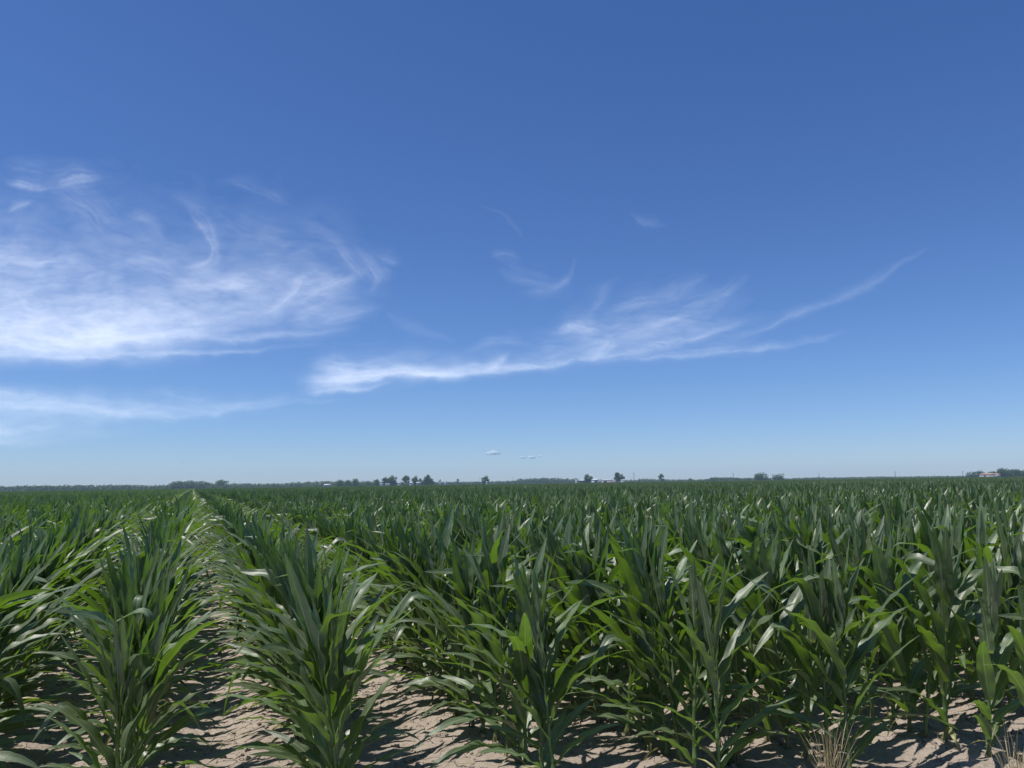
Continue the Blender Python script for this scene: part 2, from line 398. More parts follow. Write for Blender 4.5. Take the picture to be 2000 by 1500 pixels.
# ------------------------------------------------------------------ where plants stand
HV = np.array([math.sin(HEADING), math.cos(HEADING)]); RV = np.array([HV[1], -HV[0]])
CELL_X, CELL_Y, D_PATCH, D_END = 7.6, 8.0, 58.0, 960.0
def in_view(x, y, margin, spread=.78):
    d = x*HV[0] + y*HV[1]; l = x*RV[0] + y*RV[1]
    return (d > 2.0) & (np.abs(l) < spread*d + margin), d
def cell_used(cx, cy):
    ok, d = in_view(cx, cy, 8.0); return ok & (d > D_PATCH) & (d < D_END)
def cell_of(x, y):
    j = np.floor(y/CELL_Y)
    if x >= ROW_B - .475: i = math.floor((x-(ROW_B-.475))/CELL_X); c = ROW_B-.475 + (i+.5)*CELL_X
    else: i = math.floor((ROW_A+.475-x)/CELL_X); c = ROW_A+.475 - (i+.5)*CELL_X
    return c, (j+.5)*CELL_Y

pr = np.random.default_rng(21)
plants = []
for rx, y0 in rows.items():
    y = y0 + pr.uniform(0, .05); first = 0
    while y < 85:
        px = rx + pr.normal(0, .016); ok, d = in_view(px, y, 2.2)
        if ok and not cell_used(*cell_of(rx, y)):
            hgt = .90 + .12*(fbm(np.array(px*.35), np.array(y*.35), 3, 40)-.5)*2 + pr.normal(0, .045)
            edge = min(1.0, .86 + .20*(y-y0) + .02*pr.normal())
            plants.append((px, y, d, float(min(hgt, .965)*edge), rx, first))
        first += 1
        y += pr.normal(.152, .02) if pr.random() > .05 else .28
fx = F_PX
def in_frame(p):
    l = p[0]*RV[0] + p[1]*RV[1]; return abs(l) < .70*p[2] + .25
cand = sorted([p for p in plants if in_frame(p)], key=lambda p: p[2])[:300]
near = set((p[0], p[1]) for p in cand)

ROWNAME = {-2.15: 'the leftmost row', -1.22: 'the row left of the small gap, lower left',
           -0.28: 'the slim row between the two left sandy furrows', 0.68: 'the bushy row right of the open furrow',
           1.79: 'the second row right of the furrow', 2.62: 'the third row right of the furrow',
           3.36: 'the fourth row right of the furrow', 4.30: 'the fifth row right of the furrow',
           5.25: 'the sixth row right of the furrow'}
def place_in_row(k):
    if k == 0: return 'short corn plant ending '
    if k == 1: return 'second corn plant of '
    if k == 2: return 'third corn plant of '
    if k < 8: return 'corn plant close to the front of '
    if k < 18: return 'corn plant in the middle stretch of '
    return 'corn plant deep inside '
seen_rows = {}
for p in cand:
    x, y, d, s, rx, fi = p
    k = seen_rows.get(rx, 0); seen_rows[rx] = k+1
    r = np.random.default_rng(int(abs(x*1e4)+y*1e3))
    root = empty('corn_plant', (x, y, float(gz(x, y))), 0)
    lean = r.normal(0, .075, 2); root.rotation_euler = (lean[0], lean[1], 0)
    nm = ROWNAME.get(rx)
    if nm is None: lab = ('corn plant at the front of ' if k < 3 else 'corn plant inside ') + ('the crowded rows at the far right edge' if rx > 0 else 'the rows at the far left edge')
    else: lab = place_in_row(k) + nm
    tag(root, lab, 'corn plant', 'corn plants of the field')
    so = link('stalk', STALKMESH[int(r.integers(6))], root); so.scale = (s**.5, s**.5, s)
    for (c, i, z, a, ls) in plant_spec(r):
        lo = link('leaf', LEAFMESH[c][i], root, (.010*math.cos(a), .010*math.sin(a), z*s), a)
        wide = {ROW_A: .80, ROW_B: .93}.get(rx, 1.0) if k < 12 else 1.0
        lo.scale = (ls*wide*s**(1.0 if k < 4 else .5), ls*s**.6) + (ls*s,)
        if c == 'dead': lo['label'] = 'withered yellow-brown bottom leaf'
    if r.random() < .16:
        to = link('tassel', TASSELMESH[int(r.integers(3))], root, (0, 0, .88*s)); to.scale = (s, s, s*1.15)

# all the other plants: one object of instances
protos = []; pc = bpy.data.collections.new('crop_sources')
def proto(v, f, u, fm):
    o = bpy.data.objects.new('crop_source_%03d' % len(protos), mesh('crop_source', v, f, MATS, uv=u, fm=fm)); pc.objects.link(o); protos.append(o)
r = np.random.default_rng(5)
N_A, N_B, N_P = 26, 16, 8
for i in range(N_A): proto(*joined_plant(r, 11, 5, 6))
for i in range(N_B): proto(*joined_plant(r, 6, 3, 4, True))
for i in range(N_P):
    V, F, U, FM = [], [], [], []; o = 0
    for k in range(8):
        y = 0.0
        while y < CELL_Y:
            v, f, u, fm = joined_plant(r, 3, 2, 3, True, drop=.2, widen=.95)
            if True:                      # stems low in the canopy never show from afar
                keep = fm == 0; f = f[keep]; fm = fm[keep]
            s = min(1.0, .91 + r.normal(0, .04)); dx = r.normal(0, .02)
            v = v*s + ((k+.5)*.95 - CELL_X/2 + dx, y - CELL_Y/2, 0)
            V.append(v); F.append(f+o); U.append(u); FM.append(fm); o += len(v); y += r.normal(.175, .02)
    proto(np.concatenate(V), np.concatenate(F), np.concatenate(U), np.concatenate(FM))

pts, rot, scl, idn = [], [], [], []
for p in plants:
    if (p[0], p[1]) in near: continue
    x, y, d, s, rx, fi = p
    pts.append((x, y, float(gz(x, y)) if d < 14 else .02)); ln = pr.normal(0, .075, 2)
    rot.append((ln[0], ln[1], math.pi*pr.integers(2) + pr.normal(0, .12))); scl.append((s, s, s))
    idn.append(int(pr.integers(N_A)) if d < 24 else N_A + int(pr.integers(N_B)))
n_pl = len(pts); 
for side in (0, 1):
    for i in range(0, 120):
        cx = ROW_B-.475+(i+.5)*CELL_X if side else ROW_A+.475-(i+.5)*CELL_X
        for j in range(0, 140):
            cy = (j+.5)*CELL_Y
            if cell_used(cx, cy):
                pts.append((cx, cy, .0)); rot.append((0, 0, math.pi*pr.integers(2)))
                s = .98 + .10*(float(fbm(np.array(cx*.05), np.array(cy*.05), 3, 77))-.5) + pr.normal(0, .012)
                scl.append((1, 1, s)); idn.append(N_A+N_B+int(pr.integers(N_P)))
print('individual plants', len(cand), 'instanced', n_pl, 'patches', len(pts)-n_pl)
me = bpy.data.meshes.new('corn_crop'); me.vertices.add(len(pts)); me.vertices.foreach_set('co', np.array(pts, dtype=np.float32).ravel())
a = me.attributes.new('rot', 'FLOAT_VECTOR', 'POINT'); a.data.foreach_set('vector', np.array(rot, dtype=np.float32).ravel())
a = me.attributes.new('scl', 'FLOAT_VECTOR', 'POINT'); a.data.foreach_set('vector', np.array(scl, dtype=np.float32).ravel())
a = me.attributes.new('idn', 'INT', 'POINT'); a.data.foreach_set('value', np.array(idn, dtype=np.int32))
crop = link('corn_crop', me); tag(crop, 'dense green corn crop stretching from the middle distance to the horizon', kind='stuff')
gt = bpy.data.node_groups.new('corn_crop', 'GeometryNodeTree')
gt.interface.new_socket('Geometry', in_out='INPUT', socket_type='NodeSocketGeometry'); gt.interface.new_socket('Geometry', in_out='OUTPUT', socket_type='NodeSocketGeometry')
gi = gt.nodes.new('NodeGroupInput'); go = gt.nodes.new('NodeGroupOutput')
iop = gt.nodes.new('GeometryNodeInstanceOnPoints'); ci = gt.nodes.new('GeometryNodeCollectionInfo')
ci.inputs['Collection'].default_value = pc; ci.inputs['Separate Children'].default_value = True; ci.inputs['Reset Children'].default_value = True
def nattr(nm, ty):
    q = gt.nodes.new('GeometryNodeInputNamedAttribute'); q.data_type = ty; q.inputs['Name'].default_value = nm; return q.outputs['Attribute']
gt.links.new(gi.outputs[0], iop.inputs['Points']); gt.links.new(ci.outputs[0], iop.inputs['Instance'])
iop.inputs['Pick Instance'].default_value = True
gt.links.new(nattr('idn', 'INT'), iop.inputs['Instance Index']); gt.links.new(nattr('rot', 'FLOAT_VECTOR'), iop.inputs['Rotation'])
gt.links.new(nattr('scl', 'FLOAT_VECTOR'), iop.inputs['Scale']); gt.links.new(iop.outputs[0], go.inputs[0])
crop.modifiers.new('plants', 'NODES').node_group = gt

# ------------------------------------------------------------------ grass tufts at the edge
def tuft(loc, n, h, spread, mat, label, cat, seed, heads=True, curl=.5):
    r = np.random.default_rng(seed); V, F = [], []; o = 0
    for i in range(n):
        a = r.uniform(0, 6.283); lean = abs(r.normal(0, spread)); L = h*r.uniform(.45, 1.1); rb = r.uniform(0, .05)
        w = r.uniform(.0010, .0021); t = np.linspace(0, 1, 7); ph = lean + curl*r.uniform(0, 1)*t**2
        q = np.concatenate([[0], np.cumsum(np.sin(ph[1:])*L/6)]); z = np.concatenate([[0], np.cumsum(np.cos(ph[1:])*L/6)])
        b0 = r.uniform(0, 6.283); bx, by = rb*math.cos(b0), rb*math.sin(b0)
        c = np.stack([bx+q*math.cos(a), by+q*math.sin(a), z-.01], -1); s = np.array([-math.sin(a), math.cos(a), 0]); up = np.array([math.cos(a), math.sin(a), .4])
        ww = w*(1-t*.7)
        if heads and r.random() < .6: ww[4:6] += .0016
        P = np.stack([c - s*ww[:, None], c + up*ww[:, None], c + s*ww[:, None]], 1).reshape(-1, 3)
        ii = np.arange(21).reshape(7, 3)
        f = np.concatenate([np.stack([ii[:-1, k], ii[:-1, (k+1) % 3], ii[1:, (k+1) % 3], ii[1:, k]], -1) for k in range(3)])
        V.append(P); F.append(f+o); o += 21
    t = link('grass_tuft', mesh('grass_tuft', np.concatenate(V), np.concatenate(F), [mat]), None, (loc[0], loc[1], float(gz(loc[0], loc[1]))))
    tag(t, label, cat, 'grass tufts at the field edge'); return t
def spot(x, y):
    d = direction(x, y); k = -CAM_H/d.z; return d.x*k, d.y*k
tuft(spot(1625, 1560), 70, .40, .42, M_straw, 'straw coloured dry grass tuft at the bottom edge right of centre', 'grass tuft', 1)
tuft(spot(1422, 1500), 150, .22, .75, M_weed, 'low tangled grey-green weed on bare soil between two corn rows', 'weed', 2, True, 1.2)
tuft(spot(1440, 1500), 80, .15, .9, M_straw, 'small dry tuft leaning against the tangled weed', 'grass tuft', 6, True, 1.2)
tuft(spot(1990, 1550), 60, .34, .6, M_straw, 'dry yellow grass tuft in the bottom right corner', 'grass tuft', 3)
tuft(spot(1962, 1398), 26, .09, 1.0, M_straw, 'short straw wisp at the foot of a corn stalk at right', 'grass tuft', 4)
tuft(spot(1325, 1498), 24, .10, .9, M_weed, 'tiny weed sprig at the foot of the front corn row', 'weed', 5)

# ------------------------------------------------------------------ trees
def blob_leaves(lobes, n, size, r):
    """leaf clump faces spread through the lobes' volume, denser towards the outside"""
    vol = np.array([l[3]*l[4]*l[5] for l in lobes]); vol = vol**.75; vol /= vol.sum()
    pick = r.choice(len(lobes), n, p=vol); L = np.array(lobes)[pick]
    d = r.normal(0, 1, (n, 3)); d /= np.linalg.norm(d, axis=1)[:, None]
    rad = (r.random(n)**.33)*r.uniform(.85, 1.1, n)
    c = L[:, :3] + d*L[:, 3:6]*rad[:, None]
    a = r.normal(0, 1, (n, 3)); a[:, 2] *= .7; a /= np.linalg.norm(a, axis=1)[:, None]
    b = np.cross(a, r.normal(0, 1, (n, 3))); b /= np.linalg.norm(b, axis=1)[:, None]
    s = (size*r.uniform(.5, 1.3, n))[:, None]
    V = np.stack([c-a*s*.6, c-b*s*.45+a*s*.1, c+a*s*.6, c+b*s*.45], 1).reshape(-1, 3)
    V[:, 2] = np.maximum(V[:, 2], .05)
    return V, np.arange(4*n).reshape(n, 4)

def crown_geo(lobes, n, H, r):
    return blob_leaves(lobes, n, max(.6, H*.085), r)

def tree(x0, x1, ytop, D, label, name='tree', kind=0, shape='round', n=700, seed=0, group='lone trees on the horizon'):
    r = np.random.default_rng(seed + 500); xc = (x0+x1)/2
    p = on_ground(xc, D); H = rise(xc, ytop, D); W = (x1-x0)/F_PX*D*1.0
    root = empty(name, p, r.uniform(0, 6.28)); tag(root, label, 'tree', group)
    lobes = []
    if shape == 'cone':
        for k in range(9):
            t = k/8; rr = W/2*(1-t)**.75*.55+.6
            for q in range(3):
                a = r.uniform(0, 6.28); rad = W/2*(1-t)*.55
                lobes.append((rad*math.cos(a), rad*math.sin(a), H*(.22+.70*t), rr, rr, rr*.8))
    else:
        open_ = shape == 'open'
        nl = 9 if not open_ else 11
        for k in range(nl):
            a = k*2.4 + r.uniform(-.4, .4); rad = W/2*r.uniform(.25, .72); zz = H*r.uniform(.28, .78)
            rr = W/2*r.uniform(.28, .44)*(.8 if open_ else 1)
            lobes.append((rad*math.cos(a), rad*math.sin(a), zz, rr, rr, min(rr*.8, H-zz)))
        rr = W/2*.42; lobes.append((r.normal(0, W*.05), r.normal(0, W*.05), H-rr*.85, rr, rr, rr*.85))
        if not open_: lobes += [(0, 0, H*.48, W*.40, W*.40, H*.34), (0, 0, H*.26, W*.34, W*.34, H*.22)]
        if shape == 'wide': lobes += [(W*.3*math.cos(a), W*.3*math.sin(a), H*.32, W*.2, W*.2, H*.22) for a in (0, 2, 4)]
    V, F = crown_geo(lobes, n*2, H, r); link('crown', mesh('crown', V, F, [M_tree[kind]], smooth=False), root)
    TV, TF = [], []; o = 0
    v, f = limb((0, 0, -.1), (0, 0, H*.45), H*.030, H*.018); TV.append(v); TF.append(f); o = len(v)
    for l in lobes[:6]:
        v, f = limb((0, 0, H*.28), l[:3], H*.014, H*.004, 5); TV.append(v); TF.append(f+o); o += len(v)
    link('trunk', mesh('trunk', np.concatenate(TV), np.concatenate(TF), [M_bark]), root)
    return root

T = [
 (416,446,936,1150,'open-crowned tree standing above the thicket at left',2,'open',520),
 (653,671,935.5,950,'small bushy tree at the left end of the farmyard trees',1,'wide',420),
 (672,688,936.5,960,'low rounded tree second from the left among the farmyard trees',1,'wide',420),
 (685,703,933.5,960,'taller rounded tree on the left side of the farmyard trees',1,'round',420),
 (705,726,938,980,'low hedge-like tree between two taller farmyard trees',2,'wide',420),
 (728,743,935.5,970,'small pale tree just left of the dark farmyard tree',2,'round',380),
 (744,762,931,960,'dark full tree left of a paler twin among the farmyard trees',0,'round',520),
 (757,777,928,970,'pale olive tree touching the dark full farmyard tree',1,'round',560),
 (781,806,928,1000,'dark umbrella-crowned tree behind the white farm roofs',0,'open',560),
 (803,819,929,970,'narrow upright tree right of the umbrella-crowned tree',1,'round',420),
 (815,826,934,960,'thin tree squeezed between upright tree and pointed tree',2,'open',260),
 (823,849,925,960,'tall pointed dark tree at the right end of the farmyard trees',0,'cone',700),
 (855,864,936,980,'small round bush right of the pointed tree',0,'round',240),
 (890,899,935,1000,'tiny airy tree alone above the low treeline',1,'open',220),
 (938,958,928,950,'round lone tree beside a thin mast left of the long wood',1,'round',560),
 (1138,1158,925.5,960,'round tree left of the white open shed',1,'round',600),
 (1197,1222,922.5,960,'dark ragged tree right of the white open shed',0,'open',760),
 (1246,1251,934,1000,'small dark conical shrub right of the tall pole',0,'cone',160),
 (1285,1300,925.5,980,'slim ragged tree with gaps right of the tall pole',0,'open',420),
 (1340,1355,933,1000,'low airy bush alone right of the slim ragged tree',1,'open',260),
 (1471,1501,922,960,'broad domed tree, left one of the pair near right',0,'wide',760),
 (1506,1533,924,970,'broad flat-topped tree, right one of the pair near right',0,'wide',700),
 (1887,1908,920,940,'low rounded tree left of the tan-roofed house',0,'wide',520),
 (1903,1926,917.6,950,'higher rounded tree touching the tan-roofed house',0,'wide',560),
 (1932,1948,919.6,990,'thin tree behind the tan roof',2,'open',260),
 (1946,1976,912,950,'tallest tree of the right edge, right of the tan-roofed house',0,'round',760),
 (1972,1998,915,960,'dense tree right of the tallest tree at the right edge',0,'wide',640),
 (1992,2030,914,965,'dense tree cut off by the right edge of the photo',0,'wide',640),
]
for i, (x0, x1, yt, D, lab, kd, sh, n) in enumerate(T): tree(x0, x1, yt, D, lab, 'tree', kd, sh, n, i, 'trees on the horizon')

# far woods: each reads as one mass
def wood(name, xs, tops, D, label, kind, dens=1.0, seed=0, depth=30, size=1.5):
    r = np.random.default_rng(900+seed); lobes = []
    px = xs[0]
    while px < xs[-1]:
        yt = float(np.interp(px, xs, tops)); Dd = D + r.uniform(0, depth); H = max(2.0, rise(px, yt, Dd))*r.uniform(.85, 1.12)
        p = on_ground(px, Dd); w = H*r.uniform(.38, .6)
        lobes.append((p.x, p.y, H*.55, w, w, H*.45)); lobes.append((p.x+r.normal(0, w*.5), p.y, H*.28, w*1.2, w, H*.28))
        px += w*.55/D*F_PX
    area = sum(l[3]*l[5] for l in lobes); n = int(min(40000, area*9.0*dens/size**2))
    V, F = blob_leaves(lobes, n, size, r)
    o = link(name, mesh(name, V, F, [M_tree[kind]], smooth=False)); tag(o, label, kind='stuff'); return o
wood('woodland', [-260,0,60,110,190,260,330], [951,949.5,948.5,948,947,947,948], 1300, 'dark distant woodland along the left horizon', 0, 1.3, 1, 60, 1.7)
wood('thicket', [322,335,352,375,395,412,420], [949,942,938.5,939.5,940,943,948], 1120, 'pale grey-green thicket where the rows vanish', 2, 1.5, 2, 20, 1.2)
wood('woodland', [415,470,520,560,600,640,660], [944,944.5,944,943,941,939.5,941], 1220, 'low woodland between the thicket and the farmyard trees', 1, 1.3, 3, 40, 1.5)
wood('hedgerow', [655,700,760,830,850], [940,941,941,941,942], 1010, 'low hedge linking the farmyard trees', 1, 1.3, 4, 12, 1.1)
wood('woodland', [845,900,960,1005,1018,1060,1110,1127,1132], [941,940.5,940,938.5,935,933.5,934.5,935,938], 1400, 'even-topped dark wood left of the white sheds', 0, 1.4, 5, 40, 1.6)
wood('hedgerow', [1128,1180,1240,1260,1290,1340,1380,1400], [937.5,937.5,937.5,934.5,936,936.5,936,935], 1300, 'thin low hedge behind the poles and sheds', 1, 1.2, 6, 20, 1.2)
wood('woodland', [1372,1392,1420,1450,1475,1540], [936.5,932.5,932,933,933,935], 1250, 'low wood left of the pair of broad trees', 0, 1.4, 7, 30, 1.4)
wood('woodland', [1530,1600,1625,1700,1780,1850,1900,2080], [934.5,932,932.5,931,930.5,929.5,929.5,927.5], 1500, 'thin faint treeline along the right horizon', 1, 1.4, 8, 40, 1.6)
wood('thicket', [1925,1950,1990,2100], [924,921,919,918], 985, 'undergrowth around the trees at the right edge', 0, 1.4, 9, 14, 1.2)

# ------------------------------------------------------------------ farm buildings and poles
def box_geo(x0, x1, y0, y1, z0, z1):
    v = [(x0,y0,z0),(x1,y0,z0),(x1,y1,z0),(x0,y1,z0),(x0,y0,z1),(x1,y0,z1),(x1,y1,z1),(x0,y1,z1)]
    return np.array(v, float), np.array([(0,3,2,1),(4,5,6,7),(0,1,5,4),(1,2,6,5),(2,3,7,6),(3,0,4,7)])
def facing(xpx):                    # rotation that turns local -Y to the field
    p = on_ground(xpx, 100); return -math.atan2(p.x, p.y)
def building(name, x0, x1, yroof, yeave, D, label, cat, wall, roof, opening=None, group='farm buildings on the horizon', ends=False):
    xc = (x0+x1)/2; p = on_ground(xc, D); W = (x1-x0)/F_PX*D; H = rise(xc, yroof, D); E = max(1.8, min(H-.5, rise(xc, yeave, D))); dp = min(W*.7, 14)
    root = empty(name, p, facing(xc)-R(24 if opening else 38)); tag(root, label, cat, group); hw, hd = W/2, dp/2
    v, f = box_geo(-hw, hw, -hd, hd, 0, E); link('wall', mesh('wall', v, f, [wall], smooth=False), root)
    o = .4
    if ends: rv = [(-hw-o,-hd-o,E+.01),(hw+o,-hd-o,E+.01),(hw+o,hd+o,E+.01),(-hw-o,hd+o,E+.01),(-o/2,-hd-o,H),(o/2,-hd-o,H),(o/2,hd+o,H),(-o/2,hd+o,H)]
    else: rv = [(-hw-o,-hd-o,E+.01),(hw+o,-hd-o,E+.01),(hw+o,hd+o,E+.01),(-hw-o,hd+o,E+.01),(-hw-o,-.1,H),(hw+o,-.1,H),(hw+o,.1,H),(-hw-o,.1,H)]
    link('roof', mesh('roof', np.array(rv), [(0,3,2,1),(4,5,6,7),(0,1,5,4),(1,2,6,5),(2,3,7,6),(3,0,4,7)], [roof], smooth=False), root)
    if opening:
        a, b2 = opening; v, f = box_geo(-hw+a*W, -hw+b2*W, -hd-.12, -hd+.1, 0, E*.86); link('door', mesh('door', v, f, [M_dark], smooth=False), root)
    return root
building('shed', 1157, 1173, 935.4, 937.2, 955, 'white open-fronted farm shed with a dark doorway between two trees', 'shed', M_white, M_white, (.38, .78))
building('shed', 1132, 1146, 937.3, 938.6, 975, 'low shed with white roof peeking out left of the round tree', 'shed', M_dark, M_white)
building('shed', 1177, 1201, 936.6, 937.8, 1000, 'long low shed with grey roof between the white shed and ragged tree', 'shed', M_wall, M_roofgrey, (.2, .5))
building('storage_tank_house', 1213, 1219.5, 936.6, 938.0, 940, 'small bright white hut at the foot of the dark ragged tree', 'hut', M_white, M_white, ends=True)
building('hut', 1124, 1128, 937.6, 939, 950, 'tiny white hut at the right end of the long wood', 'hut', M_white, M_white, ends=True)
building('farmhouse', 1921, 1946, 924.5, 926.6, 935, 'house with a low tan-red roof among trees at the right edge', 'house', M_wall, M_tan, (.3, .4))
building('farmhouse', 634, 645, 945.5, 947.5, 930, 'pale farmhouse left of all the farmyard trees', 'house', M_wall, M_white, (.3, .5))
building('farmhouse', 777, 783, 942.0, 943.6, 930, 'white-roofed house under the umbrella-crowned tree, left one', 'house', M_wall, M_white, ends=True)
building('farmhouse', 800, 807, 941.6, 943.4, 930, 'white-roofed house in the middle of the farmyard trees', 'house', M_wall, M_white, ends=True)
building('farmhouse', 814, 821, 941.6, 943.2, 935, 'white-roofed house next to the pointed tree', 'house', M_wall, M_white, (.4, .6))
building('hut', 743, 748, 944.6, 945.6, 925, 'small white hut below the dark full tree', 'hut', M_white, M_white)
building('shed', 753, 761, 944.5, 945.4, 925, 'low white shed below the pale olive tree', 'shed', M_wall, M_white)
building('hut', 858, 861.5, 942.6, 943.6, 930, 'white hut in front of the small round bush', 'hut', M_wall, M_white)
building('hut', 868.5, 871.5, 941.9, 942.9, 930, 'tiny white hut right of the small round bush', 'hut', M_white, M_white, ends=True)
building('hut', 949.5, 952.5, 940.3, 941.6, 920, 'white hut at the foot of the round lone tree', 'hut', M_white, M_white, ends=True)

def pole(x, ytop, D, label, arm=True, rad=.17):
    p = on_ground(x, D); H = rise(x, ytop, D); root = empty('utility_pole', p, facing(x)+.5); tag(root, label, 'pole', 'poles along the horizon')
    v, f = limb((0, 0, 0), (0, 0, H), rad*1.3, rad, 8); link('post', mesh('post', v, f, [M_wood_pole]), root)
    if arm:
        v, f = box_geo(-1.2, 1.2, -.08, .08, H-.9, H-.7); link('crossarm', mesh('crossarm', v, f, [M_wood_pole], smooth=False), root)
pole(1238.5, 923, 900, 'tall dark utility pole between the ragged tree and the slim tree', True, .24)
pole(1432.5, 923.5, 950, 'dark utility pole left of the pair of broad trees', True, .22)
pole(1600, 924, 1050, 'faint utility pole above the treeline right of the broad trees', True, .2)
pole(1749, 920.5, 950, 'utility pole alone above the thin treeline at right', True, .2)
pole(1881, 920, 950, 'utility pole just left of the trees at the right edge', True, .2)
pole(1826, 926, 1200, 'short faint pole between the two poles at right', False, .16)
pole(1002, 930.5, 1200, 'thin faint mast at the left end of the long wood', False, .18)
pole(1088.5, 930.5, 1200, 'thin faint mast above the middle of the long wood', False, .16)
pole(936, 932, 1100, 'thin mast beside the round lone tree', False, .14)

# a far bird
d = direction(356, 903.5); bp = Vector((0, 0, CAM_H)) + d*130
b_ = empty('bird', bp, facing(356)); tag(b_, 'small dark bird gliding low above the left horizon', 'bird')
link('body', mesh('body', [(0,-.14,0),(0,.16,.01),(.03,0,0),(-.03,0,0),(0,0,.03),(0,0,-.03)], [(0,2,4),(2,1,4),(1,3,4),(3,0,4),(2,0,5),(1,2,5),(3,1,5),(0,3,5)], [M_bird], smooth=False), b_)
for s in (-1, 1):
    link('wing', mesh('wing', [(0,-.05,.01),(s*.02,.06,.01),(s*.16,.03,.07),(s*.30,-.03,.03),(s*.14,-.06,.07),(0,-.05,0),(s*.02,.06,0),(s*.16,.03,.06)], [(0,1,2,4),(5,6,7,4)] , [M_bird], smooth=False), b_)

# ------------------------------------------------------------------ clouds
def cloud_material(name, color=.9):
    b = NB(name)
    at = b.n('ShaderNodeAttribute', attribute_name='veil').outputs['Fac']
    tr = b.n('ShaderNodeBsdfTranslucent', {'Color': C(color*.96, color*1.0, color*.99)}); ts = b.n('ShaderNodeBsdfTransparent')
    b.surf(b.n('ShaderNodeMixShader', {0: at, 1: ts.outputs[0], 2: tr.outputs[0]}).outputs[0]); return b.m
M_cirrus = cloud_material('cirrus', .9)

def stroke_density(PX, PY, pts, w0, strength, seed, fib=1.0, low_sharp=1.6):
    """soft fibrous streak along a curve; sharper on its lower side"""
    pts = np.array(pts, float)
    t = np.linspace(0, len(pts)-1, (len(pts)-1)*8+1); q = []
    for tt in t:                      # Catmull-Rom
        i = min(int(tt), len(pts)-2); u = tt-i
        p0, p1, p2, p3 = pts[max(i-1, 0)], pts[i], pts[i+1], pts[min(i+2, len(pts)-1)]
        q.append(.5*((2*p1)+(-p0+p2)*u+(2*p0-5*p1+4*p2-p3)*u*u+(-p0+3*p1-3*p2+p3)*u**3))
    q = np.array(q); best = np.full(PX.shape, 1e9); S = np.zeros(PX.shape); SD = np.zeros(PX.shape); s0 = 0; tot = np.linalg.norm(np.diff(q, axis=0), axis=1).sum()
    for a, b in zip(q[:-1], q[1:]):
        ab = b-a; L = np.linalg.norm(ab)
        if L < 1e-6: continue
        tt = np.clip(((PX-a[0])*ab[0]+(PY-a[1])*ab[1])/L**2, 0, 1)
        dx = PX-(a[0]+tt*ab[0]); dy = PY-(a[1]+tt*ab[1]); dd = np.hypot(dx, dy)
        m = dd < best; best = np.where(m, dd, best); S = np.where(m, s0+tt*L, S)
        SD = np.where(m, dd*np.sign(ab[0]*(PY-a[1])-ab[1]*(PX-a[0])+1e-9), SD); s0 += L
    wob = 1 + .7*(fbm(S/55.0, S*0+seed, 3, seed)-.5)
    fr = S/tot; taper = np.clip(fr/.28, 0, 1)**1.1*np.clip((1-fr)/.35, 0, 1)**1.1
    wl = np.where(SD > 0, w0/low_sharp, w0*1.15)*wob*(.55+.45*taper)
    fibre = fbm(S/70.0, SD/(w0*.42)+3, 4, seed+3, .6)
    fine = fbm(S/22.0 + SD/30, SD/(w0*.16)+3, 3, seed+5, .6)
    g = .72*np.exp(-(best/wl)**1.7) + .30*np.exp(-(best/(wl*2.3))**1.5)
    return strength*.9*g*(taper*.9+.1)*np.clip(1 + fib*1.9*(fibre-.5) + fib*.9*(fine-.5), .05, 2.2)

